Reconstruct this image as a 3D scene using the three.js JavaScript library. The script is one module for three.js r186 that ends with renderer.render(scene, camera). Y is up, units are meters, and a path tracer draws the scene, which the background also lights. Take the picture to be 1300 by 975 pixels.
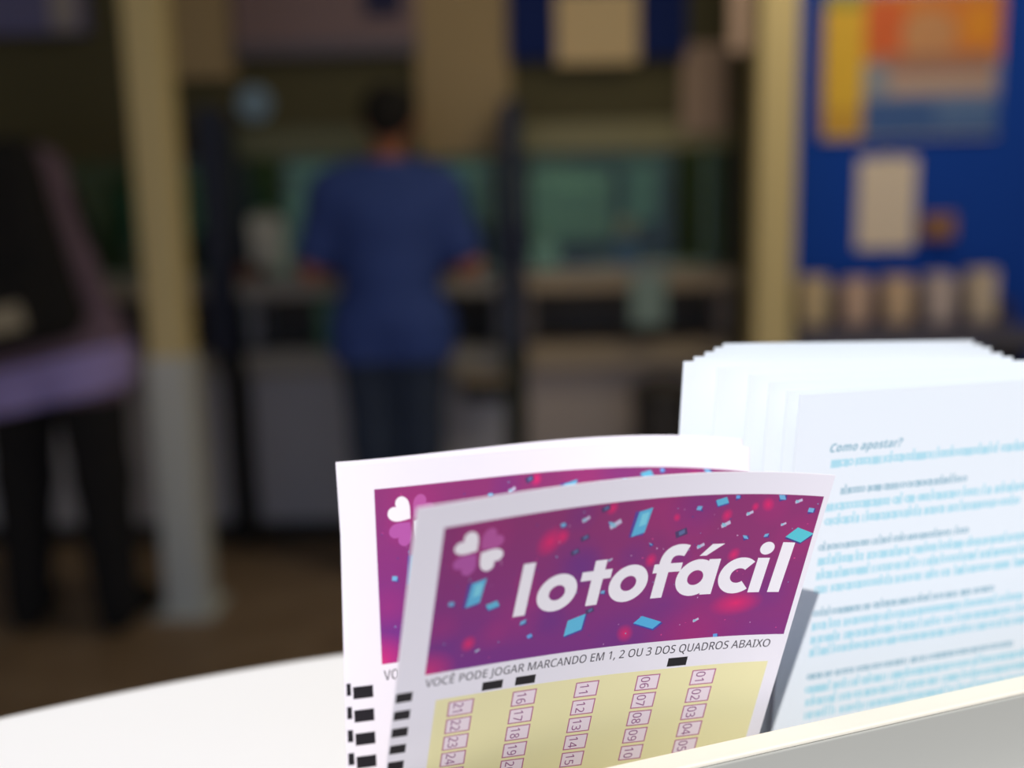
import * as THREE from 'three';
import { RoundedBoxGeometry } from 'three/addons/geometries/RoundedBoxGeometry.js';
import { mergeGeometries } from 'three/addons/utils/BufferGeometryUtils.js';
import { RectAreaLightUniformsLib } from 'three/addons/lights/RectAreaLightUniformsLib.js';

// ------------------------------------------------------------------ camera, sky, sun, exposure
const scene = new THREE.Scene();
const renderer = new THREE.WebGLRenderer({ antialias: true });
renderer.toneMapping = THREE.LinearToneMapping;
renderer.toneMappingExposure = 1.0;
renderer.shadowMap.enabled = true;
RectAreaLightUniformsLib.init();

const camera = new THREE.PerspectiveCamera(2 * THREE.MathUtils.radToDeg(Math.atan(487.5 / 1300)), 1300 / 975, 0.03, 60);
camera.position.set(0, 1.3, 0);
camera.rotation.set(THREE.MathUtils.degToRad(-9.7), 0, -0.022, 'YXZ');
camera.focus = 0.188;
camera.userData.fStop = 6.1;
scene.add(camera);

scene.background = new THREE.Color().setRGB(0.3, 0.36, 0.5);      // hazy daylight sky in front of the open shop
const sun = new THREE.DirectionalLight(new THREE.Color().setRGB(1, 0.965, 0.94), 4.3);
sun.position.set(-0.161 * 8, 0.724 * 8, 0.671 * 8);
sun.target.position.set(0, 0, -0.5);
sun.position.add(sun.target.position);
sun.castShadow = true;
sun.shadow.mapSize.set(2048, 2048);
Object.assign(sun.shadow.camera, { left: -5, right: 5, top: 5, bottom: -5, near: 0.1, far: 25 });
scene.add(sun, sun.target);

// ------------------------------------------------------------------ helpers
let seed = 7;
const rnd = () => { seed = (seed * 1664525 + 1013904223) >>> 0; return seed / 4294967296; };
const rr = (a, b) => a + (b - a) * rnd();
const taken = new Map();
const numbered = (n) => { const k = taken.get(n) || 0; taken.set(n, k + 1); return k ? n + '_' + String(k).padStart(3, '0') : n; };
const lin = (r, g, b) => new THREE.Color().setRGB(r, g, b);
const mat = (r, g, b, rough = 0.7, o = {}) => new THREE.MeshStandardMaterial({ color: lin(r, g, b), roughness: rough, ...o });
const V = (x, y, z) => new THREE.Vector3(x, y, z);
function shadowed(m) { m.castShadow = true; m.receiveShadow = true; return m; }
function mesh(name, geo, m, parent) { const o = shadowed(new THREE.Mesh(geo, m)); o.name = parent ? name : numbered(name); (parent || scene).add(o); return o; }
function tag(o, label, category, group) { o.userData.label = label; o.userData.category = category; if (group) o.userData.group = group; return o; }
function thing(name, label, category, [x, y, z] = [0, 0, 0], group) {
  const o = new THREE.Group(); o.name = numbered(name); o.position.set(x, y, z); scene.add(o); return tag(o, label, category, group);
}
function struct(name, geo, m, parent) { const o = mesh(name, geo, m, parent); if (!parent) o.userData.kind = 'structure'; return o; }
// box from corner to corner, bevelled, in the parent's coordinates
function bx(x0, x1, y0, y1, z0, z1, r = 0.004) {
  const w = x1 - x0, h = y1 - y0, d = z1 - z0, g = r ? new RoundedBoxGeometry(w, h, d, 2, Math.min(r, w / 2.1, h / 2.1, d / 2.1)) : new THREE.BoxGeometry(w, h, d);
  return g.translate((x0 + x1) / 2, (y0 + y1) / 2, (z0 + z1) / 2);
}
const plain = (gs) => mergeGeometries(gs.map((g) => { const q = g.index ? g.toNonIndexed() : g; for (const k of Object.keys(q.attributes)) if (!['position', 'normal', 'uv'].includes(k)) q.deleteAttribute(k); return q; }));
function canvas(w, h, draw, wrap = THREE.ClampToEdgeWrapping) {
  const c = document.createElement('canvas'); c.width = w; c.height = h; draw(c.getContext('2d'), w, h);
  const t = new THREE.CanvasTexture(c); t.colorSpace = THREE.SRGBColorSpace; t.wrapS = t.wrapT = wrap; t.magFilter = THREE.LinearFilter; return t;
}
function noiseTexture(n, base, amp, coarse) {      // layered fine and coarse grain
  const d = new Uint8Array(n * n * 4), g = 16, cell = new Float32Array(g * g); for (let i = 0; i < g * g; i++) cell[i] = rnd() * 2 - 1;
  for (let y = 0; y < n; y++) for (let x = 0; x < n; x++) {
    const fx = (x / n) * g, fy = (y / n) * g, ix = Math.floor(fx), iy = Math.floor(fy), sx = fx - ix, sy = fy - iy, c = (a, b) => cell[((b + g) % g) * g + ((a + g) % g)];
    const q = (c(ix, iy) * (1 - sx) + c(ix + 1, iy) * sx) * (1 - sy) + (c(ix, iy + 1) * (1 - sx) + c(ix + 1, iy + 1) * sx) * sy, v = (rnd() * 2 - 1) * amp + q * coarse, o = (y * n + x) * 4;
    for (let k = 0; k < 3; k++) d[o + k] = Math.max(0, Math.min(255, base[k] + v)); d[o + 3] = 255;
  }
  const t = new THREE.DataTexture(d, n, n); t.colorSpace = THREE.SRGBColorSpace; t.magFilter = THREE.LinearFilter; t.wrapS = t.wrapT = THREE.RepeatWrapping; t.needsUpdate = true; return t;
}

// ------------------------------------------------------------------ the shop shell (open to the street at z = 0.3)
const X0 = -2.9, X1 = 2.5, ZB = -5.7, ZF = 0.3, HC = 3.0;
const floorTex = noiseTexture(256, [140, 118, 92], 10, 14); floorTex.repeat.set(4, 5);
const M = {
  floor: new THREE.MeshStandardMaterial({ map: floorTex, roughness: 0.55 }),
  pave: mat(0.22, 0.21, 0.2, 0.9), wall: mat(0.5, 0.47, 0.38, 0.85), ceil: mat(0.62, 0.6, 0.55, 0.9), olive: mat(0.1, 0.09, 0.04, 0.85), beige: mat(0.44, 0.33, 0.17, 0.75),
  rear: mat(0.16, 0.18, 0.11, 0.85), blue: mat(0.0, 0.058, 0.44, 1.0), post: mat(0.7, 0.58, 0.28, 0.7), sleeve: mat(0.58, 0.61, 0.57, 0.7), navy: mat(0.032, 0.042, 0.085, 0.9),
  greyFront: mat(0.5, 0.5, 0.54, 0.8), tanFront: mat(0.58, 0.5, 0.44, 0.8), tanTop: mat(0.46, 0.37, 0.25, 0.6), greyTop: mat(0.4, 0.38, 0.33, 0.6), dark: mat(0.03, 0.029, 0.027, 0.8), black: mat(0.005, 0.005, 0.005, 0.95),
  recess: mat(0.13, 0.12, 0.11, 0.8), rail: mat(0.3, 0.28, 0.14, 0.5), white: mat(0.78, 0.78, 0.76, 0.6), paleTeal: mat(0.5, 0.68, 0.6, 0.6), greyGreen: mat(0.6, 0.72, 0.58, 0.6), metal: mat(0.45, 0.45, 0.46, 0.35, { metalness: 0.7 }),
  glass: new THREE.MeshPhysicalMaterial({ color: lin(0.72, 0.88, 0.78), roughness: 0.03, transmission: 1, thickness: 0, ior: 1.5 }),
};
struct('floor', bx(X0 - 0.15, X1 + 0.15, -0.1, 0, ZB - 0.15, ZF + 0.15, 0), M.floor);
struct('pavement', bx(-9, 9, -0.16, -0.02, ZF + 0.15, 9, 0), M.pave);
struct('ceiling', bx(X0 - 0.15, X1 + 0.15, HC, HC + 0.15, ZB - 0.15, ZF + 0.15, 0), M.ceil);
struct('wall_left', bx(X0 - 0.15, X0, 0, HC, ZB, ZF + 0.15, 0), M.wall);
struct('wall_right', bx(X1, X1 + 0.15, 0, HC, ZB, ZF + 0.15, 0), M.wall);
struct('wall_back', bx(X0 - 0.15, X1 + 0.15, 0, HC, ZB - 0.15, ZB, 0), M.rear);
struct('wall_front', bx(X0, X1, 2.7, HC, ZF, ZF + 0.15, 0), M.wall);           // lintel over the open shopfront
struct('wall_kiosk', bx(0.93, X1, 0, HC, -3.75, -3.6, 0.004), M.blue);          // blue partition on the right
struct('wall_partition', bx(0.86, 0.93, 0, HC, ZB, -3.62, 0), M.olive);
// fascia above the teller windows
struct('trim_1', bx(X0, 0.86, 1.62, HC, -4.06, -3.97, 0.003), M.olive);
struct('trim_2', bx(-0.33, 0.02, 1.5, HC, -3.965, -3.93, 0.003), M.beige);
struct('trim_3', bx(-1.22, -1.0, 1.8, HC, -3.965, -3.93, 0.003), M.beige);

// ceiling lamps: fitting and light of the same size
function ceilingLamp(x, z, w, d, c, power, label) {
  const t = thing('ceiling_lamp', label, 'lamp', [x, HC, z], 'ceiling lamps');
  mesh('housing', plain([bx(-w / 2 - 0.03, w / 2 + 0.03, -0.07, 0, -d / 2 - 0.03, -d / 2), bx(-w / 2 - 0.03, w / 2 + 0.03, -0.07, 0, d / 2, d / 2 + 0.03), bx(-w / 2 - 0.03, -w / 2, -0.07, 0, -d / 2, d / 2), bx(w / 2, w / 2 + 0.03, -0.07, 0, -d / 2, d / 2)]), M.white, t);
  mesh('diffuser', bx(-w / 2, w / 2, -0.05, -0.01, -d / 2, d / 2), new THREE.MeshStandardMaterial({ color: lin(0.8, 0.8, 0.8), emissive: c, emissiveIntensity: 1.5, roughness: 0.6 }), t);
  const l = new THREE.RectAreaLight(c, power, w, d); l.position.set(x, HC - 0.072, z); l.lookAt(x, 0, z); scene.add(l);
}
ceilingLamp(1.2, -2.5, 1.2, 0.3, lin(1, 0.85, 0.6), 14, 'long warm ceiling lamp over the customer side of the shop');
ceilingLamp(0.1, -4.3, 1.2, 0.3, lin(0.92, 1, 0.8), 7, 'long greenish ceiling lamp over the tellers behind the glass');

// ------------------------------------------------------------------ round counter in the foreground
const TY = 1.18, TC = [0.0627, 0.1142], TR = 0.393;
const slot = [[-0.043, -0.1475], [0.152, -0.2128], [0.152, -0.287], [0.034, -0.238], [0.018, -0.2185], [-0.043, -0.2012]];
const paint = mat(0.85, 0.86, 0.87, 0.45), railGrey = mat(0.38, 0.38, 0.345, 0.7), cream = mat(0.8, 0.76, 0.64, 0.5);
{
  const t = thing('standing_counter', 'white standing counter with a curved edge, a slot of paper slips and a grey rail', 'counter', [TC[0], 0, TC[1]]);
  const flat = (s, depth, bevel) => new THREE.ExtrudeGeometry(s, { depth, bevelEnabled: bevel > 0, bevelSize: bevel, bevelThickness: bevel, bevelSegments: 4, curveSegments: 96 }).rotateX(-Math.PI / 2);
  const P = ([x, z]) => new THREE.Vector2(x - TC[0], -(z - TC[1]));
  // a circle segment: the curved side faces into the shop, the straight side runs just before the rail
  const RO = TR + 0.002, ch = 0.2608, half = Math.acos(ch / RO), mid = Math.PI / 2 + Math.atan2(0.335, 0.942);
  const s = new THREE.Shape().absarc(0, 0, RO, mid - half, mid + half); s.closePath(); s.holes.push(new THREE.Path(slot.map(P).reverse()));
  mesh('counter_top', flat(s, 0.022, 0.004).translate(0, TY - 0.026, 0), paint, t);
  const c = slot.reduce((a, p) => [a[0] + p[0] / 6, a[1] + p[1] / 6], [0, 0]), grow = ([x, z]) => [x + (x - c[0]) * 0.06 + Math.sign(x - c[0]) * 0.003, z + Math.sign(z - c[1]) * 0.004];
  const w = new THREE.Shape(slot.map((p) => P(grow(p)))); w.holes.push(new THREE.Path(slot.map(P).reverse()));
  mesh('slip_pocket', plain([flat(w, 0.1, 0).translate(0, TY - 0.131, 0), flat(new THREE.Shape(slot.map((p) => P(grow(p)))), 0.004, 0).translate(0, TY - 0.135, 0)]), railGrey, t);
  mesh('pedestal', new THREE.LatheGeometry([[0, 0], [0.22, 0], [0.22, 0.02], [0.06, 0.045], [0.045, 0.08], [0.045, 1.0], [0.06, 1.03], [0.06, TY - 0.136], [0, TY - 0.136]].map(([a, b]) => new THREE.Vector2(a, b)), 48).translate(-0.335 * 0.33, 0, -0.942 * 0.33), M.metal, t);
  // grey rail with a cream cap in front of the slot; its top edge runs from (0.0332, -0.1649) to (0.0997, -0.1885)
  const dx = 0.0997 - 0.0332, dz = -0.1885 + 0.1649, L = Math.hypot(dx, dz), rail = new THREE.Group(), turn = Math.atan2(-dz, dx);
  rail.name = 'front_rail'; rail.position.set(0.0332 - TC[0], TY, -0.1649 - TC[1]); rail.rotation.y = turn; t.add(rail);
  mesh('rail_board', bx(-0.12, 0.2, 0.0, 0.0225, -0.0062, -0.0012, 0.0005), railGrey, rail);
  mesh('rail_cap', bx(-0.12, 0.2, 0.0225, 0.0235, -0.0064, -0.0012, 0.0004), cream, rail);
}

// ------------------------------------------------------------------ the print on the slips (82 mm wide, 20 px per mm, upper 102 mm)
function heart(g, x, y, r, turn, fill) {
  g.save(); g.translate(x, y); g.rotate(turn); g.scale(r, r); g.beginPath(); g.moveTo(0, 0);      // the point sits at the clover's middle
  g.bezierCurveTo(-0.35, -0.35, -1.02, -0.72, -0.98, -1.3); g.bezierCurveTo(-0.95, -1.86, -0.22, -1.98, 0, -1.45);
  g.bezierCurveTo(0.22, -1.98, 0.95, -1.86, 0.98, -1.3); g.bezierCurveTo(1.02, -0.72, 0.35, -0.35, 0, 0); g.fillStyle = fill; g.fill(); g.restore();
}
const confetti = [['c', 28.3, 7.9, 0.9], ['C', 13.0, 19.6, 0], ['c', 8.5, 21.1, 1], ['d', 16.7, 23.0, 1.6], ['c', 23.5, 28.1, 1.1], ['D', 34.7, 30.6, 0], ['c', 25.4, 31.6, 0.9], ['w', 32.8, 7.4, 1], ['c', 38.3, 9.0, 1], ['n', 33.3, 11.3, 1], ['n', 31.8, 14.1, 1], ['n', 36.5, 5.7, 1], ['p', 26.2, 11.0, 2.6], ['p', 28.7, 10.4, 1.4], ['C', 44.7, 9.4, 0], ['w', 39.2, 9.2, 1.5], ['c', 56.2, 7.3, 1], ['d', 60.7, 6.1, 1.6], ['c', 63.7, 5.2, 0.8], ['n', 53.6, 12.4, 1.4], ['w', 62.6, 11.0, 1.2], ['c', 67.4, 13.9, 0.9], ['c', 71.6, 13.5, 0.8], ['w', 67.0, 8.7, 0.9], ['c', 72.8, 5.2, 1.2], ['w', 76.3, 5.9, 0.9], ['c', 79.2, 7.7, 1.1], ['w', 74.5, 11.0, 0.7], ['E', 78.3, 13.3, 0], ['c', 47.6, 14.3, 0.6], ['w', 58.4, 15.5, 1], ['F', 50.7, 32.0, 0], ['w', 61.3, 32.4, 0.8], ['n', 37.4, 27.7, 1], ['c', 66.4, 36.4, 0.9], ['p', 62.4, 9.1, 1.2], ['P', 69.0, 28.9, 0], ['p', 46.2, 34.0, 1.8], ['p', 65.9, 17.7, 1.3], ['p', 70.3, 6.8, 1.3], ['p', 37.9, 5.8, 1.2], ['p', 48.4, 17.8, 1.3], ['p', 51.9, 9.0, 0.8], ['p', 67.8, 7.3, 0.8], ['w', 39.6, 16.8, 0.6], ['c', 39.4, 23.8, 0.8], ['p', 13, 31, 1.6], ['w', 15, 33, 0.6]];
const slipPrint = canvas(1640, 2048, (g) => {
  g.scale(20, 20); g.fillStyle = '#f1edf5'; g.fillRect(0, 0, 82, 103);
  // purple header
  g.save(); g.beginPath(); g.rect(5.3, 4.6, 75.6, 32.2); g.clip();
  let q = g.createLinearGradient(20, 4.6, 14, 37); q.addColorStop(0, '#8f2f70'); q.addColorStop(0.5, '#882c7a'); q.addColorStop(1, '#782a88'); g.fillStyle = q; g.fillRect(5, 4, 77, 33);
  const glow = (x, y, r, c, a) => { const s = g.createRadialGradient(x, y, 0, x, y, r); s.addColorStop(0, `rgba(${c},${a})`); s.addColorStop(0.55, `rgba(${c},${a * 0.55})`); s.addColorStop(1, `rgba(${c},0)`); g.fillStyle = s; g.fillRect(x - r, y - r, 2 * r, 2 * r); };
  for (let i = 0; i < 26; i++) glow(rr(5, 81), rr(5, 37), rr(3, 8), i % 2 ? '190,40,120' : '95,45,140', 0.3);
  glow(5.5, 36.5, 6, '236,40,120', 0.75); glow(62, 36, 12, '180,30,110', 0.4);
  for (const [k, x, y, s] of confetti) if (k === 'p' || k === 'P') { g.save(); g.translate(x, y); g.rotate(k === 'P' ? -0.1 : rr(-0.6, 0.6)); g.scale(k === 'P' ? 1.9 : 0.8, 1); g.translate(-x, -y); glow(x, y, k === 'P' ? 3.1 : s * 1.35, '226,32,110', 0.95); g.restore(); }
  const para = (x, y, a, b, c, d, fill) => { g.beginPath(); g.moveTo(x - a - c, y - b - d); g.lineTo(x + a - c, y + b - d); g.lineTo(x + a + c, y + b + d); g.lineTo(x - a + c, y - b + d); g.closePath(); g.fillStyle = fill; g.fill(); };
  for (const [k, x, y, s] of confetti) {
    if (k === 'C') { para(x - 0.5, y + 0.2, 1.5, -0.1, -0.2, 2.7, '#5a3f9a'); para(x, y, 1.35, -0.35, -0.35, 2.6, '#5fb6dc'); para(x + 0.3, y - 0.6, 0.7, -0.2, -0.1, 1.3, '#7fd2e6'); }
    if (k === 'D') { para(x + 0.25, y + 0.25, 1.9, -0.6, -0.15, 1.9, '#4b3f9c'); para(x, y, 1.8, -0.55, -0.15, 1.8, '#62bfe2'); }
    if (k === 'E') { para(x, y + 0.35, 1.7, 0.6, 1.1, -1.1, '#463c84'); para(x, y, 1.7, 0.6, 1.0, -1.1, '#58c8d6'); }
    if (k === 'F') { para(x + 0.2, y + 0.3, 2.4, 0.95, 0.9, -0.8, '#3c46a4'); para(x, y, 2.3, 0.9, 0.8, -0.75, '#55b3e2'); }
    if (k === 'd') { para(x, y + 0.25, s * 0.7, -s * 0.2, s * 0.25, s * 0.42, '#4a4aa0'); para(x, y, s * 0.66, -s * 0.2, s * 0.22, s * 0.4, '#62b8d8'); }
    if (k === 'c') { para(x + 0.15, y + 0.2, s * 0.6, rr(-0.3, 0.2), rr(-0.1, 0.3), s * 0.45, '#4a3d8e'); para(x, y, s * 0.5, rr(-0.3, 0.2), rr(-0.1, 0.3), s * 0.42, rnd() > 0.4 ? '#74b4dc' : '#6aa6e6'); }
    if (k === 'n') { para(x, y, s * 0.8, -s * 0.3, s * 0.2, s * 0.5, '#4d3768'); para(x + 0.1, y - 0.1, s * 0.4, -s * 0.2, s * 0.1, s * 0.3, '#5d6f9c'); }
    if (k === 'w') { para(x, y, s * 0.7, -s * 0.4, s * 0.15, s * 0.3, '#c9c0dc'); para(x - s * 0.3, y + s * 0.1, s * 0.35, s * 0.1, s * 0.1, s * 0.3, '#8fc4da'); }
  }
  for (let i = 0; i < 90; i++) { g.fillStyle = ['#7fb2d8', '#d9b7d9', '#e04a94', '#5b3d8a'][i % 4]; g.fillRect(rr(5.5, 80.5), rr(4.8, 36.5), rr(0.1, 0.35), rr(0.1, 0.35)); }
  // four-leaf clover of hearts
  heart(g, 12.05, 10.5, 2.45, -0.86, '#f6f1f6'); heart(g, 12.75, 10.35, 2.35, 0.8, '#b8569f'); heart(g, 11.95, 11.1, 2.4, -2.4, '#b456a6'); heart(g, 12.75, 11.0, 2.45, 2.25, '#f6f1f6');
  // the word lotofácil in a bold round sans
  g.transform(1, 0, -0.045, 1, 26.5 * 0.045, 0); g.strokeStyle = g.fillStyle = '#f5f1f6'; g.lineWidth = 2.45; g.lineCap = 'butt';
  const B = 26.5, XT = 18.55, A = 15.0, R = (B - XT) / 2 - 2.45 / 2 + 0.12, CY = (B + XT) / 2;
  const ring = (x) => { g.beginPath(); g.arc(x, CY, R, 0, 7); g.stroke(); }, bar = (x, y0, y1 = B) => g.fillRect(x - 0.05, y0, 2.45, y1 - y0);
  bar(21.2, A); ring(29.4); bar(36.2, 16.6); g.fillRect(33.9, 18.8, 6.3, 2.0); ring(44.4);
  g.beginPath(); g.moveTo(51.3, B); g.lineTo(51.3, 18.6); g.bezierCurveTo(51.3, 16.2, 53.1, 15.6, 55.4, 16.35); g.stroke(); g.fillRect(49.1, 18.9, 6.0, 1.95);
  ring(58.7); bar(60.7, XT); g.beginPath(); g.moveTo(58.3, 17.7); g.lineTo(60.4, 15.2); g.lineTo(63.0, 15.2); g.lineTo(59.8, 17.7); g.closePath(); g.fill();
  g.beginPath(); g.arc(67.8, CY, R, 0.85, Math.PI * 2 - 0.85); g.stroke(); bar(70.9, XT); g.beginPath(); g.arc(72.1, 16.4, 1.45, 0, 7); g.fill(); bar(75.0, A);
  g.restore();
  // instruction line, timing marks, yellow grid
  g.fillStyle = '#2a2530'; g.font = '2.62px sans-serif';
  const line = 'VOCÊ PODE JOGAR MARCANDO EM 1, 2 OU 3 DOS QUADROS ABAIXO'; g.save(); g.translate(5.6, 40.35); g.scale(73.2 / g.measureText(line).width, 1); g.fillText(line, 0, 0); g.restore();
  g.fillStyle = '#f2eab6'; g.fillRect(8.1, 43.6, 71.2, 60);
  g.fillStyle = '#18151d'; for (const x of [17.2, 24.1, 57.4]) g.fillRect(x, 41.1, 4.2, 2.05);
  for (let i = 0; i < 13; i++) g.fillRect(0.35, 40.4 + i * 4.45, 3.0, 2.3);
  const cols = [[10.9, 21], [24.1, 16], [37.8, 11], [51.4, 6], [63.6, 1]];
  for (const [x, n0] of cols) for (let i = 0; i < 5; i++) {
    const y = 44.8 + i * 4.42; g.fillStyle = '#f4e3ec'; g.fillRect(x, y, 4.9, 3.5); g.strokeStyle = '#b5628e'; g.lineWidth = 0.24; g.strokeRect(x, y, 4.9, 3.5);
    g.save(); g.translate(x + 2.45, y + 1.75); g.rotate(Math.PI / 2); g.fillStyle = '#8d4a7e'; g.font = '2.7px sans-serif'; g.textAlign = 'center'; g.fillText(String(n0 + i).padStart(2, '0'), 0, 1.0); g.restore();
  }
});
// back print of the slips: pale blue text, only the first heading can be read
const textPrint = canvas(1024, 1280, (g) => {
  g.scale(12.488, 12.488); g.fillStyle = '#ebf2f8'; g.fillRect(0, 0, 82, 103);
  const words = (x, y, len, h, col, wt) => { g.strokeStyle = col; g.lineWidth = wt; g.lineCap = 'round'; let u = x; while (u < x + len) { const w = rr(2, 7); for (let s = u; s < Math.min(u + w, x + len); s += rr(0.75, 1.0)) { g.beginPath(); const k = rnd(); if (k < 0.35) g.arc(s + 0.3, y - h * 0.45, h * 0.32, 0, 7); else if (k < 0.7) { g.moveTo(s, y); g.lineTo(s + 0.1, y - h * 0.8); g.lineTo(s + 0.5, y - h * 0.7); g.lineTo(s + 0.5, y); } else { g.moveTo(s + 0.2, y); g.lineTo(s + 0.2, y - h * (k > 0.88 ? 1.3 : 0.8)); } g.stroke(); } u += w + 0.8; } };
  const H = '#86b3c4', Bc = '#aadcea';
  g.fillStyle = H; g.font = 'italic bold 2.5px sans-serif'; g.fillText('Como apostar?', 8, 13.0);
  const blocks = [[15.9, 1, 66, 'b'], [22.0, 4, 32, 'h'], [25.4, 0, 64, 'b'], [28.6, 1, 50, 'b'], [34.2, 0, 38, 'h'], [37.4, 0, 66, 'b'], [40.6, 0, 66, 'b'], [43.8, 0, 66, 'b'], [49.2, 0, 48, 'h'], [52.3, 0, 66, 'b'], [55.4, 0, 66, 'b'], [58.4, 0, 66, 'b'], [64.0, 0, 56, 'h'], [67.2, 0, 66, 'b'], [70.3, 0, 66, 'b'], [73.4, 0, 66, 'b'], [76.5, 0, 60, 'b'], [79.6, 0, 66, 'b'], [84, 0, 50, 'b']];
  for (const [y, x, len, k] of blocks) words(8 + x, y, len, k === 'h' ? 1.5 : 1.75, k === 'h' ? H : Bc, k === 'h' ? 0.3 : 0.42);
});
const paper = (map) => new THREE.MeshStandardMaterial({ map, roughness: 0.62 });
const slipPaper = paper(slipPrint), textPaper = paper(textPrint);

// a thin bent sheet: o = top left corner, yaw / lean / roll of the sheet, k1 k2 = bend across, straight below `stand`; sc enlarges it about the point c
function sheet(name, { o, yaw, lean, roll = 0, k1 = 0, k2 = 0, sc = 1, stand = 1, H = 0.176, dy = 0, dz = 0, dx = 0 }, m, uvAt) {
  const W = 0.082, T = 0.00016, NU = 28, NV = 44, eye = V(0, 1.3, 0);
  const rot = new THREE.Matrix4().makeRotationY(yaw).multiply(new THREE.Matrix4().makeRotationX(lean)).multiply(new THREE.Matrix4().makeRotationZ(roll));
  const xs = [[0, 0]]; { let x = 0, z = 0; for (let i = 1; i <= NU * 8; i++) { const u = ((i - 0.5) / (NU * 8)) * W - W / 2, th = k1 * u + k2 * u * u; x += (Math.cos(th) * W) / (NU * 8); z += (Math.sin(th) * W) / (NU * 8); if (i % 8 === 0) xs.push([x, z]); } }
  const at = (i, j) => {
    const t = (j / NV) * H / sc, ts = Math.min(t, stand), p = V(xs[i][0], -ts, -xs[i][1]).applyMatrix4(rot).add(V(...o));
    p.sub(eye).multiplyScalar(sc).add(eye); p.y -= (t - ts) * sc; return p.add(V(dx, dy, dz));
  };
  const grid = []; for (let j = 0; j <= NV; j++) { const r = []; for (let i = 0; i <= NU; i++) r.push(at(i, j)); grid.push(r); }
  const nrm = grid.map((r, j) => r.map((_, i) => { const a = grid[j][Math.min(i + 1, NU)].clone().sub(grid[j][Math.max(i - 1, 0)]), b = grid[Math.max(j - 1, 0)][i].clone().sub(grid[Math.min(j + 1, NV)][i]); return a.cross(b).normalize(); }));
  const base = V(0, 0, 0).add(grid[NV][0]).add(grid[NV][NU]).multiplyScalar(0.5), pos = [], nor = [], uv = [], idx = [];
  const put = (p, n, a, b) => { pos.push(p.x - base.x, p.y - base.y, p.z - base.z); nor.push(n.x, n.y, n.z); uv.push(a, b); return pos.length / 3 - 1; };
  for (const side of [1, -1]) {
    const s = pos.length / 3;
    for (let j = 0; j <= NV; j++) for (let i = 0; i <= NU; i++) { const n = nrm[j][i].clone().multiplyScalar(side), q = side > 0 ? uvAt((i / NU) * 82, (j / NV) * H * 1000 / sc) : [0.01, 0.99]; put(grid[j][i].clone().addScaledVector(n, T / 2), n, q[0], q[1]); }
    for (let j = 0; j < NV; j++) for (let i = 0; i < NU; i++) { const a = s + j * (NU + 1) + i, b = a + NU + 1; side > 0 ? idx.push(a, b, a + 1, b, b + 1, a + 1) : idx.push(a, a + 1, b, b, a + 1, b + 1); }
  }
  const rim = []; for (let i = 0; i <= NU; i++) rim.push([i, 0]); for (let j = 1; j <= NV; j++) rim.push([NU, j]); for (let i = NU - 1; i >= 0; i--) rim.push([i, NV]); for (let j = NV - 1; j >= 0; j--) rim.push([0, j]);
  for (let k = 0; k + 1 < rim.length; k++) {
    const [a, b] = [rim[k], rim[k + 1]], A = grid[a[1]][a[0]], Bp = grid[b[1]][b[0]], n = nrm[a[1]][a[0]], out = Bp.clone().sub(A).cross(n).multiplyScalar(-1).normalize();
    const q = [put(A.clone().addScaledVector(n, T / 2), out, 0.01, 0.99), put(Bp.clone().addScaledVector(n, T / 2), out, 0.01, 0.99), put(Bp.clone().addScaledVector(n, -T / 2), out, 0.01, 0.99), put(A.clone().addScaledVector(n, -T / 2), out, 0.01, 0.99)];
    idx.push(q[0], q[1], q[2], q[0], q[2], q[3]);
  }
  const g = new THREE.BufferGeometry(); g.setAttribute('position', new THREE.Float32BufferAttribute(pos, 3)); g.setAttribute('normal', new THREE.Float32BufferAttribute(nor, 3)); g.setAttribute('uv', new THREE.Float32BufferAttribute(uv, 2)); g.setIndex(idx);
  const o3 = mesh(name, g, m); o3.position.copy(base); return o3;
}
const clamp01 = (v) => Math.min(0.999, Math.max(0.001, v));
const front82 = (u, t) => { const a = u < 58 ? 4.4 * Math.pow((58 - u) / 52, 1.6) : Math.pow((u - 58) / 22, 2); return [clamp01(u / 82), clamp01(1 - (t + a * Math.pow(Math.min(t, 60) / 40, 1.5)) / 102.4)]; };
const back82 = (u, t) => [clamp01((u - 0.9) / 82), clamp01(1 - (t * 0.915) / 102.4)];
const text82 = (u, t) => [clamp01(u / 82), clamp01(1 - t / 102.5)];
const slipFront = { o: [-0.015056, 1.254953, -0.152128], yaw: 0.428322, lean: 0.273242, roll: -0.051806, k1: -5.2664, k2: -70.777, sc: 0.95, stand: 0.082 };
const slipBack = { o: [-0.032605, 1.253237, -0.186609], yaw: 0.248704, lean: -0.007199, roll: -0.001698, k1: -9.7835, k2: -268.666, sc: 1.045 };
tag(sheet('betting_slip', slipFront, slipPaper, front82), 'purple-headed lottery slip with yellow number grid, leaning forward before its twin', 'slip', 'purple lottery slips');
tag(sheet('betting_slip', slipBack, slipPaper, back82), 'upright purple-headed lottery slip half hidden behind the leaning one', 'slip', 'purple lottery slips');
tag(sheet('betting_slip', { ...slipBack, roll: -0.025, dz: -0.0012, dx: -0.0004, dy: 0.0003 }, slipPaper, back82), 'lottery slip directly behind the upright one, its black side marks peeking out', 'slip', 'purple lottery slips');
tag(sheet('betting_slip', { ...slipBack, roll: 0.014, k2: -300, dz: -0.0024, dx: -0.0012, dy: 0.0002 }, slipPaper, back82), 'rearmost purple lottery slip, only its white top edge rising above the others', 'slip', 'purple lottery slips');

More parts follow.
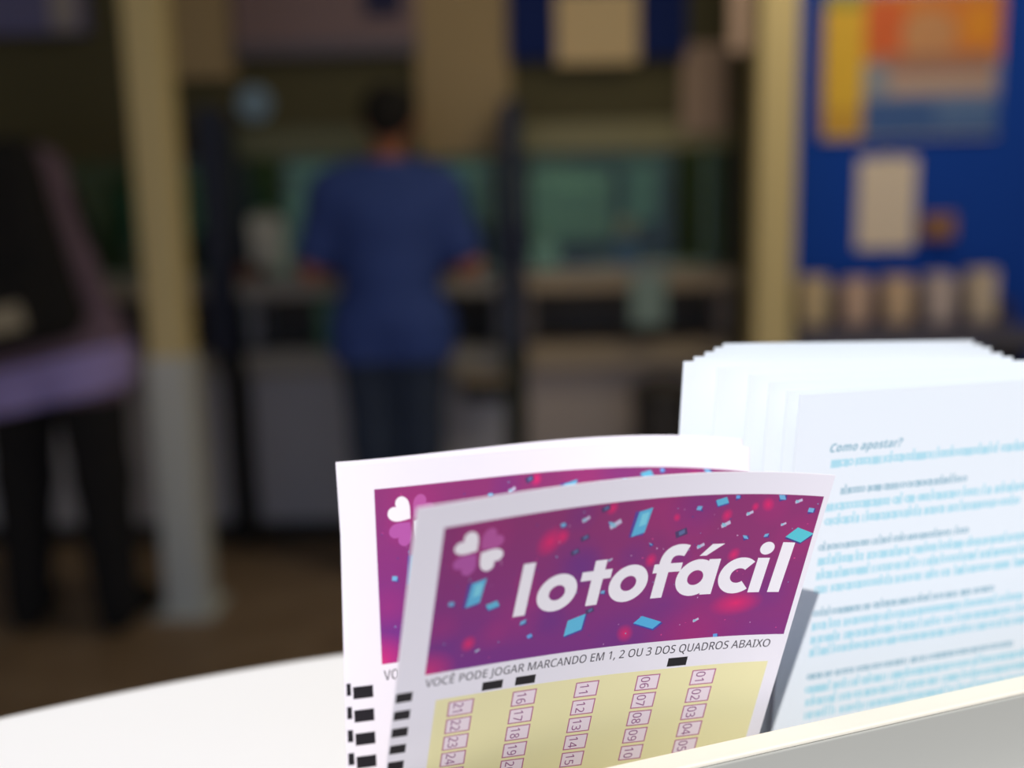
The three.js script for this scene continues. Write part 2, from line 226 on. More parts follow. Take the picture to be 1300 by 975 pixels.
// fanned stack of slips showing their text side
const textFront = { o: [0.0575, 1.2621, -0.2013], yaw: 0.3156, lean: 0.0689, roll: -0.0194, k1: 0, k2: 0 };
tag(sheet('text_slip', textFront, textPaper, text82), 'white slip covered in pale blue printed text, front of the fanned stack', 'slip', 'white slips in the fanned stack');
const fan = [
  [[0.0555, 1.2625, -0.2035], 0.300, 0.06, -0.022], [[0.0525, 1.264, -0.2060], 0.285, 0.05, -0.028], [[0.0490, 1.2652, -0.2085], 0.270, 0.045, -0.034], [[0.0430, 1.2665, -0.2112], 0.255, 0.035, -0.04],
  [[0.0363, 1.2675, -0.2137], 0.2462, 0.03, -0.0445], [[0.0392, 1.2679, -0.2175], 0.304, 0.03, -0.0528], [[0.0423, 1.2683, -0.2215], 0.3657, 0.03, -0.0562], [[0.0452, 1.2687, -0.2255], 0.416, 0.03, -0.0648], [[0.0479, 1.269, -0.2295], 0.4595, 0.03, -0.0677]];
for (const [o, yaw, lean, roll] of fan) tag(sheet('text_slip', { o, yaw, lean, roll }, textPaper, text82), 'white slip fanned out behind the front slip of blue text', 'slip', 'white slips in the fanned stack');

// ------------------------------------------------------------------ posts
{
  const t = thing('post', 'beige square post with a pale grey lower sleeve, left of the man in blue', 'post', [-1.09, 0, -3.27]);
  mesh('shaft', bx(-0.058, 0.058, 0.85, HC, -0.06, 0.06, 0.008), M.post, t); mesh('sleeve', bx(-0.066, 0.066, 0.0, 0.86, -0.068, 0.068, 0.008), M.sleeve, t); mesh('foot_plate', bx(-0.1, 0.1, 0, 0.012, -0.1, 0.1, 0.003), M.sleeve, t);
  const u = thing('post', 'beige square post standing at the edge of the blue wall', 'post', [0.83, 0, -3.27]);
  mesh('shaft', bx(-0.06, 0.06, 0, HC, -0.06, 0.06, 0.008), M.post, u); mesh('foot_plate', bx(-0.09, 0.09, 0, 0.012, -0.09, 0.09, 0.003), M.sleeve, u);
  tag(mesh('notice', bx(0.69, 0.755, 1.76, 2.1, -3.268, -3.264, 0.001), mat(0.5, 0.36, 0.27, 0.7)), 'narrow pinkish notice fixed to the side of the right post', 'notice');
}

// ------------------------------------------------------------------ teller booths
function booth(x0, x1, front, top, ledge, what) {
  const t = thing('teller_counter', what, 'counter', [(x0 + x1) / 2, 0, -3.95], 'teller counters'), a = x0 - (x0 + x1) / 2, b = -a;
  mesh('plinth', bx(a + 0.01, b - 0.01, 0, 0.09, -0.5, -0.03), M.dark, t); mesh('front_panel', bx(a, b, 0.09, 0.69, -0.04, 0), front, t);
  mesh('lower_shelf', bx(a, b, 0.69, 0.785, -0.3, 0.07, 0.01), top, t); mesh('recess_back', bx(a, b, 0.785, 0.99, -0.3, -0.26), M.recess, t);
  for (const s of [a, b - 0.03]) mesh('side_panel', bx(s, s + 0.03, 0.09, 0.99, -0.75, -0.04), front, t);
  mesh('ledge', bx(a, b, 0.99, 1.055, -0.75, 0.13, 0.01), ledge, t);
  return t;
}
booth(-2.2, -1.13, M.greyFront, M.greyTop, M.greyTop, 'grey teller counter at the booth behind the person with the backpack');
booth(-1.02, -0.03, M.greyFront, M.greyTop, M.greyTop, 'grey teller counter where the man in blue leans');
booth(0.06, 0.855, M.tanFront, M.tanTop, M.tanTop, 'tan teller counter between the man in blue and the right post');
function tellerWindow(x0, x1, y1, rail, what) {
  const t = thing('teller_window', what, 'window', [(x0 + x1) / 2, 1.055, -4.02], 'teller windows'), a = x0 - (x0 + x1) / 2, b = -a, h = y1 - 1.055;
  mesh('header_rail', bx(a, b, h - 0.11, h, -0.03, 0.045, 0.006), rail, t); mesh('sill', bx(a, b, 0, 0.02, -0.02, 0.02), M.metal, t);
  for (const s of [a, b - 0.025]) mesh('jamb', bx(s, s + 0.025, 0.02, h - 0.11, -0.02, 0.02), M.navy, t);
  mesh('pane', bx(a + 0.025, b - 0.025, 0.02, h - 0.11, -0.004, 0.004, 0), M.glass, t);
}
tellerWindow(-2.2, -1.13, 1.62, M.olive, 'glass teller window behind the person with the backpack');
tellerWindow(-1.02, -0.03, 1.62, mat(0.17, 0.18, 0.1, 0.6), 'glass teller window in front of the man in blue');
tellerWindow(0.06, 0.855, 1.62, M.rail, 'glass teller window right of the man in blue, under an olive rail');
for (const [x, l] of [[-1.075, 'dark navy divider panel between booths, beside the left post'], [0.015, 'dark navy divider panel between booths, right of the man in blue']]) {
  const t = thing('divider_panel', l, 'divider', [x, 0, -3.9], 'booth dividers'); mesh('panel', bx(-0.03, 0.03, 0.78, 1.68, -0.14, 0.16, 0.006), M.navy, t); mesh('foot', bx(-0.025, 0.025, 0, 0.78, -0.12, -0.02), M.dark, t);
}
// signs over the booths
{
  const a = thing('sign_board', 'bluish lavender sign board over the booth at the far left', 'sign', [-1.75, 1.97, -3.97], 'booth signs');
  mesh('board', bx(-0.3, 0.22, 0, 0.34, 0, 0.06), mat(0.16, 0.16, 0.33, 0.5), a); mesh('end_plate', bx(0.1, 0.2, 0.01, 0.33, 0.06, 0.066, 0.001), mat(0.42, 0.38, 0.36, 0.6), a);
  const b = thing('sign_board', 'dull mauve sign board with a navy patch over the man in blue', 'sign', [-0.66, 1.88, -3.97], 'booth signs');
  mesh('board', bx(-0.33, 0.34, 0, 0.42, 0, 0.06), mat(0.25, 0.17, 0.17, 0.5), b); mesh('lower_edge', bx(-0.33, 0.34, -0.01, 0.045, 0.0, 0.066), mat(0.15, 0.13, 0.16, 0.5), b); mesh('patch', bx(0.15, 0.29, 0.12, 0.4, 0.06, 0.064, 0.001), mat(0.01, 0.01, 0.06, 0.5), b);
  const c = thing('sign_board', 'dark blue sign board with a cream square over the right booth', 'sign', [0.34, 1.84, -3.97], 'booth signs');
  mesh('board', bx(-0.325, 0.33, 0, 0.44, 0, 0.06), mat(0.003, 0.018, 0.13, 0.95), c); mesh('square', bx(-0.15, 0.15, -0.02, 0.23, 0.06, 0.068, 0.002), mat(0.78, 0.6, 0.32, 0.6), c);
  tag(mesh('round_sign', new THREE.CylinderGeometry(0.062, 0.062, 0.02, 40).rotateX(Math.PI / 2).translate(-0.94, 1.71, -3.96), mat(0.26, 0.4, 0.52, 0.7)), 'small round pale blue disc on the dark fascia above the window', 'sign');
  tag(mesh('notice', bx(0.66, 0.83, 1.57, 1.89, -3.966, -3.96, 0.001), mat(0.5, 0.36, 0.26, 0.7)), 'pinkish beige notice sheet hanging beside the blue sign board', 'notice');
}
// behind the glass
function monitor(x, z, w, h, m, label, turn = 0) {
  const t = thing('monitor', label, 'monitor', [x, 1.055, z], 'teller monitors'); t.rotation.y = turn;
  mesh('foot', new THREE.CylinderGeometry(0.09, 0.1, 0.014, 32).translate(0, 0.007, 0), M.dark, t); mesh('neck', bx(-0.02, 0.02, 0.01, 0.14, -0.012, 0.012), M.dark, t);
  mesh('shell', bx(-w / 2, w / 2, 0.11, 0.11 + h, -0.02, 0.025, 0.008), m, t); mesh('rear_bulge', bx(-w / 3, w / 3, 0.16, 0.06 + h, 0.02, 0.05, 0.012), m, t);
}
monitor(0.27, -4.4, 0.34, 0.28, M.greyGreen, 'pale grey-green monitor back behind the glass of the right booth', 0.1);
monitor(-0.83, -4.4, 0.24, 0.2, M.paleTeal, 'pale teal monitor back behind the glass left of the man in blue', -0.2);
monitor(-1.5, -4.45, 0.3, 0.24, mat(0.12, 0.24, 0.22, 0.5), 'dark teal monitor back behind the glass at the far left', 0.15);
{
  const p = thing('receipt_printer', 'off-white receipt printer behind the glass beside the left post', 'printer', [-0.985, 1.055, -4.25]);
  mesh('body', bx(-0.06, 0.06, 0, 0.15, -0.09, 0.09, 0.015), M.white, p); mesh('lid', bx(-0.055, 0.055, 0.15, 0.18, -0.085, 0.05, 0.01), M.white, p); mesh('paper_strip', bx(-0.035, 0.035, 0.15, 0.26, 0.055, 0.06, 0.001), M.white, p);
  const c = thing('dispenser', 'small blue container with an orange top behind the right glass', 'container', [0.47, 1.055, -4.12]);
  mesh('body', new THREE.LatheGeometry([[0, 0], [0.045, 0], [0.05, 0.01], [0.05, 0.09], [0.035, 0.115], [0, 0.115]].map(([a, b]) => new THREE.Vector2(a, b)), 32), mat(0.04, 0.1, 0.36, 0.4), c); mesh('top', new THREE.LatheGeometry([[0, 0.115], [0.036, 0.115], [0.046, 0.15], [0.04, 0.19], [0, 0.2]].map(([a, b]) => new THREE.Vector2(a, b)), 32), mat(0.5, 0.26, 0.12, 0.5), c);
  const s = thing('paper_tray', 'tray of pale papers low behind the right glass', 'tray', [0.13, 1.055, -4.2]); mesh('tray', bx(-0.05, 0.07, 0, 0.03, -0.11, 0.11), M.paleTeal, s); mesh('paper', bx(-0.045, 0.065, 0.03, 0.1, -0.1, 0.1, 0.002), M.white, s);
  const r = thing('wall_shelf', 'long dark shelf on the rear wall behind the tellers', 'shelf', [-0.2, 1.18, -5.69]); mesh('board', bx(-1.6, 1.05, 0, 0.035, 0, 0.3), M.dark, r); for (const q of [-1.4, -0.3, 0.9]) mesh('bracket', bx(q - 0.012, q + 0.012, -0.18, 0, 0, 0.26), M.dark, r);
  const cols = [[0.42, 0.5, 0.42], [0.1, 0.14, 0.1], [0.34, 0.5, 0.44], [0.06, 0.09, 0.07], [0.48, 0.48, 0.36]];
  [[-1.62, 0.3, 0.3, 0], [-1.3, 0.26, 0.22, 1], [-1.02, 0.2, 0.33, 2], [-0.62, 0.34, 0.24, 3], [-0.27, 0.2, 0.3, 2], [0.2, 0.26, 0.26, 0], [0.48, 0.18, 0.32, 3], [0.7, 0.16, 0.28, 2]].forEach(([x, w, h, k], i) => {
    const b = thing('storage_box', ['widest pale green storage box at the end of the rear shelf', 'dark green storage box beside the widest pale green one on the rear shelf', 'tall teal storage box beside the dark green one on the rear shelf', 'wide nearly black storage box in the middle of the rear shelf', 'teal storage box between the wide black and the pale green box', 'smaller pale green storage box between teal and black on the rear shelf', 'narrow tall black storage box next to the last teal box', 'narrowest teal storage box at the other end of the rear shelf'][i], 'box', [x, 1.215, -5.53], 'storage boxes on the rear shelf');
    mesh('box', bx(-w / 2, w / 2, 0, h, -0.13, 0.12, 0.006), mat(...cols[k], 0.7), b); mesh('lid', bx(-w / 2 - 0.006, w / 2 + 0.006, h - 0.04, h + 0.012, -0.136, 0.126, 0.006), mat(...cols[k], 0.7), b);
  });
}
// things on and under the counters
{
  const n = thing('glass_notice', 'white notice taped to the glass left of the man in blue', 'notice', [-0.935, 1.09, -4.0]);
  mesh('sheet', bx(-0.065, 0.065, 0, 0.2, 0, 0.003, 0.001), mat(0.88, 0.88, 0.74, 0.8), n); mesh('tape', bx(-0.02, 0.02, 0.19, 0.215, 0.003, 0.004, 0.0003), mat(0.6, 0.6, 0.5, 0.4), n);
  const f = thing('box_file', 'green box file standing on the lower shelf left of the man', 'file', [-0.70, 0.785, -3.97]);
  mesh('case', bx(-0.04, 0.04, 0, 0.2, -0.12, 0.08, 0.004), mat(0.06, 0.22, 0.12, 0.6), f); mesh('spine_label', bx(-0.025, 0.025, 0.1, 0.17, 0.08, 0.082, 0.0005), mat(0.14, 0.3, 0.2, 0.7), f);
  const c = thing('hanging_card', 'pale teal card hanging from the tan ledge of the right booth', 'card', [0.515, 0.86, -3.81]);
  mesh('card', bx(-0.065, 0.065, 0, 0.2, 0, 0.004, 0.001), mat(0.3, 0.42, 0.37, 0.7), c); mesh('clip', bx(-0.02, 0.02, 0.185, 0.2, -0.008, 0.008, 0.002), M.metal, c);
  const b = thing('waste_bin', 'dark waste bin on the floor against the tan counter', 'bin', [0.56, 0, -3.72]);
  mesh('bucket', new THREE.CylinderGeometry(0.115, 0.09, 0.62, 40, 1).translate(0, 0.31, 0), mat(0.05, 0.045, 0.04, 0.5), b); mesh('rim', new THREE.TorusGeometry(0.115, 0.01, 10, 40).rotateX(Math.PI / 2).translate(0, 0.62, 0), M.dark, b); mesh('lid', new THREE.SphereGeometry(0.113, 32, 12, 0, 7, 0, Math.PI / 2).scale(1, 0.5, 1).translate(0, 0.62, 0), mat(0.07, 0.06, 0.05, 0.45), b);
  const s = thing('bag_shelf', 'small tan bag shelf on the counter front right of the man', 'shelf', [-0.11, 0.63, -3.95]);
  mesh('board', bx(-0.09, 0.09, 0.03, 0.055, 0, 0.16), M.tanTop, s); mesh('bracket', bx(-0.08, 0.08, -0.06, 0.03, 0, 0.05), M.dark, s);
  const k = thing('small_box', 'small brown box on the grey ledge beside the left post', 'box', [-0.985, 1.055, -3.88]); mesh('box', bx(-0.03, 0.05, 0, 0.045, -0.04, 0.04), mat(0.2, 0.09, 0.05, 0.7), k); mesh('lid', bx(-0.033, 0.053, 0.04, 0.056, -0.043, 0.043), mat(0.24, 0.11, 0.06, 0.7), k);
}
// ------------------------------------------------------------------ blue wall on the right
{
  const t = thing('poster', 'framed orange and yellow poster at the top of the blue wall', 'poster', [1.375, 1.5, -3.6]);
  const tex = canvas(512, 400, (g) => {
    g.fillStyle = '#8d97b4'; g.fillRect(0, 0, 512, 400);
    g.fillStyle = '#e0873f'; g.fillRect(110, 0, 402, 190); g.fillStyle = '#e36a35'; g.fillRect(118, 20, 110, 150); g.fillStyle = '#d39a6c'; g.beginPath(); g.ellipse(300, 120, 80, 70, 0, 0, 7); g.fill(); g.fillStyle = '#ef9a2e'; g.beginPath(); g.ellipse(445, 90, 48, 60, 0, 0, 7); g.fill();
    g.fillStyle = '#b0806c'; g.fillRect(150, 170, 340, 50); g.fillStyle = '#c3a79a'; g.fillRect(170, 225, 320, 55); g.fillStyle = '#8f9bb0'; g.fillRect(120, 200, 70, 90); g.fillStyle = '#3c63a8'; g.fillRect(0, 295, 512, 105); g.fillStyle = '#5a7cb4'; g.fillRect(330, 300, 170, 70);
    g.fillStyle = '#efc23a'; g.fillRect(0, 0, 116, 400); g.fillStyle = '#d8a83c'; g.fillRect(0, 320, 116, 80); g.fillStyle = '#a8a44a'; g.fillRect(0, 0, 116, 40);
    for (let i = 0; i < 2500; i++) { g.fillStyle = `rgba(${rnd() > 0.5 ? 255 : 40},${rnd() > 0.5 ? 220 : 60},90,0.06)`; g.fillRect(rr(0, 512), rr(0, 400), rr(2, 9), rr(2, 9)); }
  });
  const sheetGeo = new THREE.PlaneGeometry(0.6, 0.47).translate(0, 0.25, 0.0165);
  mesh('backing', bx(-0.3, 0.3, 0.01, 0.49, 0, 0.016, 0.002), M.white, t); mesh('print', sheetGeo, new THREE.MeshStandardMaterial({ map: tex, roughness: 0.5 }), t);
  const p = thing('notice', 'cream notice sheet on the blue wall below the poster', 'notice', [1.31, 1.135, -3.6]); mesh('sheet', bx(-0.1, 0.1, 0, 0.31, 0, 0.006, 0.002), mat(0.84, 0.74, 0.62, 0.8), p); mesh('tape', bx(-0.02, 0.02, 0.295, 0.32, 0.006, 0.007, 0.0003), mat(0.6, 0.55, 0.42, 0.4), p);
  const b = thing('wall_box', 'small brown box mounted on the blue wall beside the cream notice', 'box', [1.485, 1.165, -3.6]); mesh('case', bx(-0.055, 0.055, 0, 0.085, 0, 0.04, 0.006), mat(0.3, 0.14, 0.06, 0.6), b); mesh('cover', bx(-0.045, 0.045, 0.01, 0.075, 0.04, 0.046, 0.002), mat(0.34, 0.17, 0.08, 0.6), b);
  const s = thing('wall_counter', 'dark grey counter shelf along the foot of the blue wall', 'shelf', [1.7, 0, -3.6]); mesh('top', bx(-0.77, 0.78, 0.81, 0.86, 0, 0.26, 0.006), mat(0.1, 0.1, 0.13, 0.5), s); for (const x of [-0.7, 0, 0.7]) mesh('bracket', bx(x - 0.015, x + 0.015, 0.55, 0.81, 0, 0.22), M.dark, s);
  const r = thing('display_rack', 'low mauve-grey rack holding bundles of slips on the wall counter', 'rack', [1.32, 0.86, -3.49]);
  const rm = mat(0.1, 0.09, 0.15, 0.5); mesh('base', bx(-0.36, 0.36, 0, 0.012, -0.06, 0.08), rm, r); mesh('back_panel', bx(-0.36, 0.36, 0.012, 0.16, -0.06, -0.052), rm, r); mesh('front_lip', bx(-0.36, 0.36, 0.012, 0.035, 0.072, 0.08), rm, r);
  for (let i = 0; i < 6; i++) { const x = -0.36 + i * 0.1425; mesh('divider', bx(x, x + 0.006, 0.012, 0.1, -0.052, 0.072, 0.001), rm, r); }
  [['#d8c39c', 0.175], ['#d6b8a4', 0.165], ['#dcc0a0', 0.17], ['#cfc0bc', 0.172], ['#d8c8b2', 0.185]].forEach(([c, h], i) => {
    const b2 = thing('slip_bundle', ['cream', 'pinkish cream', 'tan cream', 'greyish white', 'tallest pale cream'][i] + ' bundle of slips standing in the rack on the wall counter', 'bundle', [-0.36 + 1.32 + 0.074 + i * 0.1425, 0.872, -3.49], 'slip bundles in the rack'), m = new THREE.MeshStandardMaterial({ color: c, roughness: 0.7 });
    for (let k = 0; k < 6; k++) { const q = mesh('slip', bx(-0.041 + rr(-0.003, 0.003), 0.041, 0, h + rr(-0.006, 0.006), -0.04 + k * 0.013, -0.03 + k * 0.013, 0.001), m, b2); q.rotation.x = -0.03; }
  });
}

// ------------------------------------------------------------------ people: tapered bones joined smoothly and meshed
const cone = (a, b, ra, rb) => { const ab = V().subVectors(b, a), l2 = ab.lengthSq() || 1e-9; return (x, y, z) => { const px = x - a.x, py = y - a.y, pz = z - a.z, t = Math.min(1, Math.max(0, (px * ab.x + py * ab.y + pz * ab.z) / l2)); return Math.hypot(px - ab.x * t, py - ab.y * t, pz - ab.z * t) - (ra + (rb - ra) * t); }; };
const join = (fs, k) => (x, y, z) => { let d = 1e9; for (const f of fs) { const e = f(x, y, z), h = Math.max(k - Math.abs(d - e), 0) / k; d = Math.min(d, e) - h * h * k * 0.25; } return d; };
function nets(f, lo, hi, c) {                      // surface nets on a regular grid
  const n = [0, 1, 2].map((i) => Math.ceil((hi.getComponent(i) - lo.getComponent(i)) / c) + 1), [nx, ny, nz] = n, F = new Float32Array(nx * ny * nz), id = new Int32Array(nx * ny * nz).fill(-1), at = (i, j, k) => (k * ny + j) * nx + i, pos = [], nor = [], idx = [];
  for (let k = 0; k < nz; k++) for (let j = 0; j < ny; j++) for (let i = 0; i < nx; i++) F[at(i, j, k)] = f(lo.x + i * c, lo.y + j * c, lo.z + k * c);
  for (let k = 0; k < nz - 1; k++) for (let j = 0; j < ny - 1; j++) for (let i = 0; i < nx - 1; i++) {
    let x = 0, y = 0, z = 0, m = 0;
    const cor = (q) => F[at(i + (q & 1), j + ((q >> 1) & 1), k + (q >> 2))];
    for (let q = 0; q < 8; q++) for (const b of [1, 2, 4]) if (!(q & b)) { const A = cor(q), B = cor(q | b); if (A < 0 !== B < 0) { const t = A / (A - B); x += (q & 1) + (b === 1 ? t : 0); y += ((q >> 1) & 1) + (b === 2 ? t : 0); z += (q >> 2) + (b === 4 ? t : 0); m++; } }
    if (!m) continue;
    const P = V(lo.x + (i + x / m) * c, lo.y + (j + y / m) * c, lo.z + (k + z / m) * c), e = c * 0.5, N = V(f(P.x + e, P.y, P.z) - f(P.x - e, P.y, P.z), f(P.x, P.y + e, P.z) - f(P.x, P.y - e, P.z), f(P.x, P.y, P.z + e) - f(P.x, P.y, P.z - e)).normalize();
    id[at(i, j, k)] = pos.length / 3; pos.push(P.x, P.y, P.z); nor.push(N.x, N.y, N.z);
  }
  const quad = (a, b, d, e, flip) => { if (a < 0 || b < 0 || d < 0 || e < 0) return; flip ? idx.push(a, d, b, a, e, d) : idx.push(a, b, d, a, d, e); };
  for (let k = 1; k < nz - 1; k++) for (let j = 1; j < ny - 1; j++) for (let i = 1; i < nx - 1; i++) {
    const s = F[at(i, j, k)] < 0;
    if (s !== F[at(i + 1, j, k)] < 0) quad(id[at(i, j - 1, k - 1)], id[at(i, j, k - 1)], id[at(i, j, k)], id[at(i, j - 1, k)], !s);
    if (s !== F[at(i, j + 1, k)] < 0) quad(id[at(i - 1, j, k - 1)], id[at(i - 1, j, k)], id[at(i, j, k)], id[at(i, j, k - 1)], !s);
    if (s !== F[at(i, j, k + 1)] < 0) quad(id[at(i - 1, j - 1, k)], id[at(i, j - 1, k)], id[at(i, j, k)], id[at(i - 1, j, k)], !s);
  }
  const g = new THREE.BufferGeometry(); g.setAttribute('position', new THREE.Float32BufferAttribute(pos, 3)); g.setAttribute('normal', new THREE.Float32BufferAttribute(nor, 3)); g.setIndex(idx); return g;
}
const around = (bones, pad) => { const b = new THREE.Box3(); for (const [p, q, r, s] of bones) { b.expandByPoint(p.clone().addScalar(r)); b.expandByPoint(p.clone().addScalar(-r)); b.expandByPoint(q.clone().addScalar(s)); b.expandByPoint(q.clone().addScalar(-s)); } return [b.min.clone().addScalar(-pad), b.max.clone().addScalar(pad)]; };
const solid = (bones, k, c, grow = 0, cut) => { const f = join(bones.map(([a, b, r, s]) => cone(a, b, r + grow, s + grow)), k), [lo, hi] = around(bones, grow + 3 * c); return nets(cut ? (x, y, z) => Math.max(f(x, y, z), cut(x, y, z)) : f, lo, hi, c); };
function hand(wrist, dir, palmDown, side) {         // dir = along the fingers, palmDown = where the palm faces, side = +1 puts the thumb along dir x palmDown
  const d = dir.clone().normalize(), n = palmDown.clone().addScaledVector(d, -palmDown.dot(d)).normalize(), s = V().crossVectors(d, n).multiplyScalar(side), at = (a, b, c) => wrist.clone().addScaledVector(d, a).addScaledVector(s, b).addScaledVector(n, c), B = [];
  [[0.03, 0.075], [0.01, 0.083], [-0.011, 0.078], [-0.03, 0.062]].forEach(([b, l], i) => {
    B.push([at(0, b * 0.5, 0), at(0.085, b, 0), 0.019, 0.013]);
    const c1 = at(0.085 + l * 0.48, b * 1.12, 0.012), c2 = at(0.085 + l * 0.75, b * 1.15, 0.03), c3 = at(0.085 + l * 0.88, b * 1.15, 0.048);
    B.push([at(0.085, b, 0), c1, 0.0105, 0.0095], [c1, c2, 0.0095, 0.0085], [c2, c3, 0.0085, 0.0075]);
  });
  B.push([at(0.02, 0.02, 0.006), at(0.055, 0.052, 0.014), 0.016, 0.012], [at(0.055, 0.052, 0.014), at(0.085, 0.06, 0.022), 0.0115, 0.0095]);
  return solid(B, 0.008, 0.004);
}
function person(label, base, J, look) {
  const t = thing('person', label, 'person', base), v = (a) => V(...a), cutTop = look.trouserTop ?? 0.98;
  const torso = [[v(J.pelvis), v(J.waist), 0.125, 0.115], [v(J.waist), v(J.chest), 0.12, 0.13], [v(J.chest), v(J.neck).add(V(0, -0.06, 0)), 0.125, 0.07]];
  for (const s of [0, 1]) torso.push([v(J.hip[s]), v(J.pelvis), 0.1, 0.11], [v(J.neck).add(V(0, -0.03, 0)), v(J.neck).lerp(v(J.shoulder[s]), 0.6), 0.052, 0.056], [v(J.chest).lerp(v(J.shoulder[s]), 0.45), v(J.shoulder[s]), 0.1, 0.062], [v(J.waist).lerp(v(J.hip[s]), 0.5), v(J.chest).lerp(v(J.shoulder[s]), 0.5), 0.09, 0.1]);
  const upper = [0, 1].map((s) => [v(J.shoulder[s]), v(J.elbow[s]), 0.056, 0.042]), fore = [0, 1].map((s) => [v(J.elbow[s]), v(J.wrist[s]), 0.042, 0.027]);
  const legs = [0, 1].flatMap((s) => [[v(J.hip[s]), v(J.knee[s]), 0.092, 0.06], [v(J.knee[s]), v(J.ankle[s]), 0.062, 0.04]]), feet = [0, 1].map((s) => [v(J.ankle[s]).add(V(0, -0.03, 0.01)), v(J.toe[s]), 0.042, 0.034]);
  const h = v(J.head), f = look.face, fw = v(f), sd = V().crossVectors(fw, V(0, 1, 0)).normalize(), hp = (a, b, c) => h.clone().addScaledVector(fw, a).addScaledVector(V(0, 1, 0), b).addScaledVector(sd, c);
  const head = [[hp(-0.015, 0.03, 0), hp(0.015, 0.02, 0), 0.085, 0.08], [hp(0.03, -0.01, 0), hp(0.045, -0.075, 0), 0.062, 0.036], [v(J.neck).add(V(0, -0.05, 0)), hp(-0.015, -0.05, 0), 0.058, 0.052], [hp(0.09, 0.0, 0), hp(0.105, -0.028, 0), 0.009, 0.014], [hp(-0.005, 0.01, 0.083), hp(-0.005, -0.03, 0.08), 0.014, 0.009], [hp(-0.005, 0.01, -0.083), hp(-0.005, -0.03, -0.08), 0.014, 0.009]];
  const skin = [solid([...torso, ...upper, ...fore, ...legs, ...feet], 0.05, 0.014), solid(head, 0.02, 0.006)];
  for (const s of [0, 1]) skin.push(hand(v(J.wrist[s]), v(J.handDir[s]), v(J.palm[s]), look.thumb[s]));
  mesh('body', plain(skin), look.skin, t);
  const sleeves = look.longSleeve ? [...upper, ...fore.map(([a, b, r, q]) => [a, a.clone().lerp(b, 0.9), r, q + 0.006])] : upper.map(([a, b, r, q]) => [a, a.clone().lerp(b, 0.74), r + 0.012, q + 0.014]);
  mesh('shirt', solid([...torso, ...sleeves, ...[0, 1].map((s) => [v(J.hip[s]), v(J.hip[s]).add(V(0, -0.16, 0)), 0.108, 0.116])], 0.05, 0.012, 0.02, (x, y, z) => Math.max(look.hem - y, Math.min(y - (J.neck[1] + 0.002), 0.1 - Math.hypot(x - J.neck[0], z - J.neck[2])))), look.shirt, t);
  mesh('trousers', solid([...legs, [v(J.hip[0]), v(J.pelvis), 0.105, 0.118], [v(J.hip[1]), v(J.pelvis), 0.105, 0.118]], 0.03, 0.013, look.legGrow ?? 0.022, (x, y) => Math.max(0.055 - y, y - cutTop)), look.trousers, t);
  if (look.wrap) mesh('waist_wrap', solid([...torso, ...[0, 1].map((s) => [v(J.hip[s]), v(J.hip[s]).add(V(0, -0.16, 0)), 0.108, 0.116])], 0.05, 0.012, 0.034, (x, y) => Math.max(0.74 - y + x * 0.2, y - 0.88 - x * 0.2)), look.wrap, t);
  for (const s of [0, 1]) { const a = v(J.ankle[s]), b = v(J.toe[s]); mesh('shoe', solid([[a.clone().add(V(0, -0.03, 0.02)), b, 0.05, 0.044], [a, a.clone().add(V(0, -0.03, 0)), 0.05, 0.052]], 0.02, 0.008, 0.004, (x, y) => Math.max(0.002 - y, y - 0.11)), look.shoe, t); }
  mesh('hair', solid([[hp(-0.02, 0.036, 0), hp(0.012, 0.036, 0), 0.094, 0.086], [hp(-0.045, 0.0, 0), hp(-0.03, -0.05, 0), 0.06, 0.055]], 0.03, 0.006, 0, (x, y, z) => { const q = V(x, y, z).sub(h); return -(q.y - 0.015 - q.dot(fw) * 0.9); }), look.hair, t);
  for (const s of [-1, 1]) mesh('eye', new THREE.SphereGeometry(0.011, 16, 12).translate(...hp(0.083, 0.005, s * 0.032).toArray()), M.white, t);
  mesh('mouth', solid([[hp(0.084, -0.062, -0.02), hp(0.088, -0.062, 0), 0.006, 0.008], [hp(0.088, -0.062, 0), hp(0.084, -0.062, 0.02), 0.008, 0.006]], 0.004, 0.003), look.lips, t);
  return t;
}
const skinTone = mat(0.36, 0.13, 0.06, 0.6), lips = mat(0.28, 0.09, 0.07, 0.5), hairBlack = mat(0.006, 0.005, 0.004, 0.9);
person('man in a blue short-sleeved shirt and dark jeans leaning at the teller ledge', [-0.415, 0, -3.58], {
  pelvis: [0, 0.95, 0], waist: [0, 1.08, 0], chest: [0, 1.27, -0.01], neck: [0, 1.475, -0.015], head: [0.015, 1.6, -0.03], hip: [[-0.088, 0.9, 0], [0.088, 0.9, 0]], knee: [[-0.084, 0.5, -0.01], [0.084, 0.5, -0.01]], ankle: [[-0.085, 0.085, 0.03], [0.085, 0.085, 0.02]], toe: [[-0.1, 0.045, -0.13], [0.1, 0.045, -0.14]],
  shoulder: [[-0.178, 1.355, 0], [0.178, 1.355, 0]], elbow: [[-0.27, 1.112, 0.0], [0.27, 1.112, 0.0]], wrist: [[-0.16, 1.09, -0.235], [0.16, 1.09, -0.235]], handDir: [[0.25, 0, -1], [-0.25, 0, -1]], palm: [[0, -1, 0], [0, -1, 0]] },
  { face: [0, 0, -1], thumb: [1, -1], skin: skinTone, lips, hair: hairBlack, shirt: mat(0.028, 0.065, 0.27, 0.8), trousers: mat(0.026, 0.042, 0.08, 0.85), shoe: M.black, hem: 0.79, trouserTop: 0.86 });
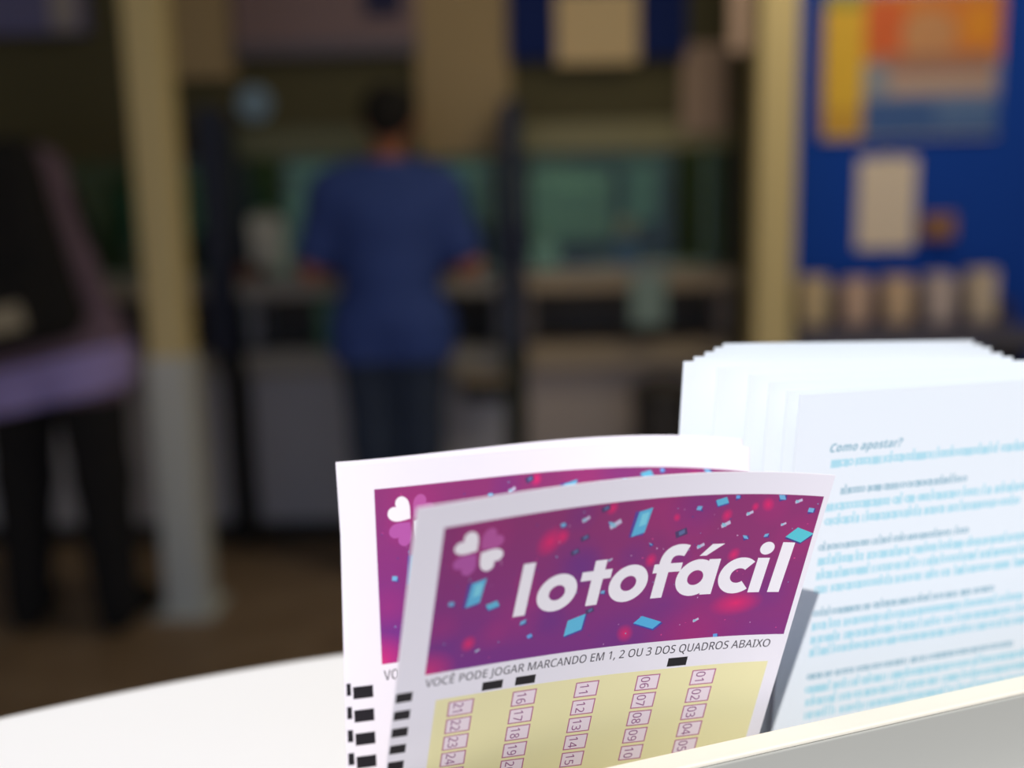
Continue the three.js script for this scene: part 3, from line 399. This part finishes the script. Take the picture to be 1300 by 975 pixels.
person('person in mauve sleeves and black trousers, lavender at the waist, wearing a backpack', [-1.43, 0, -3.16], {
  pelvis: [-0.01, 0.94, 0], waist: [-0.05, 1.07, 0], chest: [-0.12, 1.29, -0.01], neck: [-0.2, 1.47, -0.015], head: [-0.27, 1.585, -0.05], hip: [[-0.1, 0.89, 0], [0.1, 0.89, 0]], knee: [[-0.13, 0.49, -0.02], [0.13, 0.49, 0.01]], ankle: [[-0.14, 0.085, 0.02], [0.155, 0.085, 0.05]], toe: [[-0.17, 0.045, -0.15], [0.175, 0.045, -0.12]],
  shoulder: [[-0.36, 1.4, 0], [0.01, 1.43, 0.01]], elbow: [[-0.44, 1.13, -0.04], [0.11, 1.16, 0.05]], wrist: [[-0.4, 0.95, -0.22], [0.2, 0.93, 0.02]], handDir: [[0.2, -0.2, -1], [0.2, -1, -0.2]], palm: [[1, 0, 0], [-1, 0, 0]] },
  { face: [0, 0, -1], thumb: [-1, -1], skin: skinTone, lips, hair: hairBlack, legGrow: 0.028, wrap: mat(0.36, 0.3, 0.64, 0.85), shirt: mat(0.16, 0.11, 0.16, 0.85), trousers: mat(0.006, 0.006, 0.007, 0.95), shoe: M.black, hem: 0.75, trouserTop: 0.84, longSleeve: true });
{
  const t = thing('backpack', 'black backpack with a pale patch worn by the person in mauve sleeves', 'backpack', [-1.41, 0.93, -2.93]); t.rotation.z = 0.2;
  mesh('bag', new RoundedBoxGeometry(0.4, 0.58, 0.16, 5, 0.07).translate(0, 0.29, 0), M.black, t); const p = mesh('pocket', new RoundedBoxGeometry(0.28, 0.2, 0.07, 4, 0.03).translate(0, 0.12, 0.085), M.black, t); mesh('patch', bx(-0.02, 0.09, 0.06, 0.13, 0.118, 0.123, 0.002), mat(0.36, 0.32, 0.22, 0.8), p);
  for (const s of [-1, 1]) mesh('strap', new THREE.TubeGeometry(new THREE.CatmullRomCurve3([V(s * 0.1, 0.5, -0.07), V(s * 0.11, 0.58, -0.16), V(s * 0.12, 0.5, -0.33), V(s * 0.14, 0.3, -0.37), V(s * 0.15, 0.1, -0.22), V(s * 0.14, 0.06, -0.07)]), 40, 0.014, 8), M.black, t);
  mesh('top_handle', new THREE.TorusGeometry(0.04, 0.008, 8, 24, Math.PI).translate(0, 0.575, -0.03), M.black, t);
}
renderer.render(scene, camera);
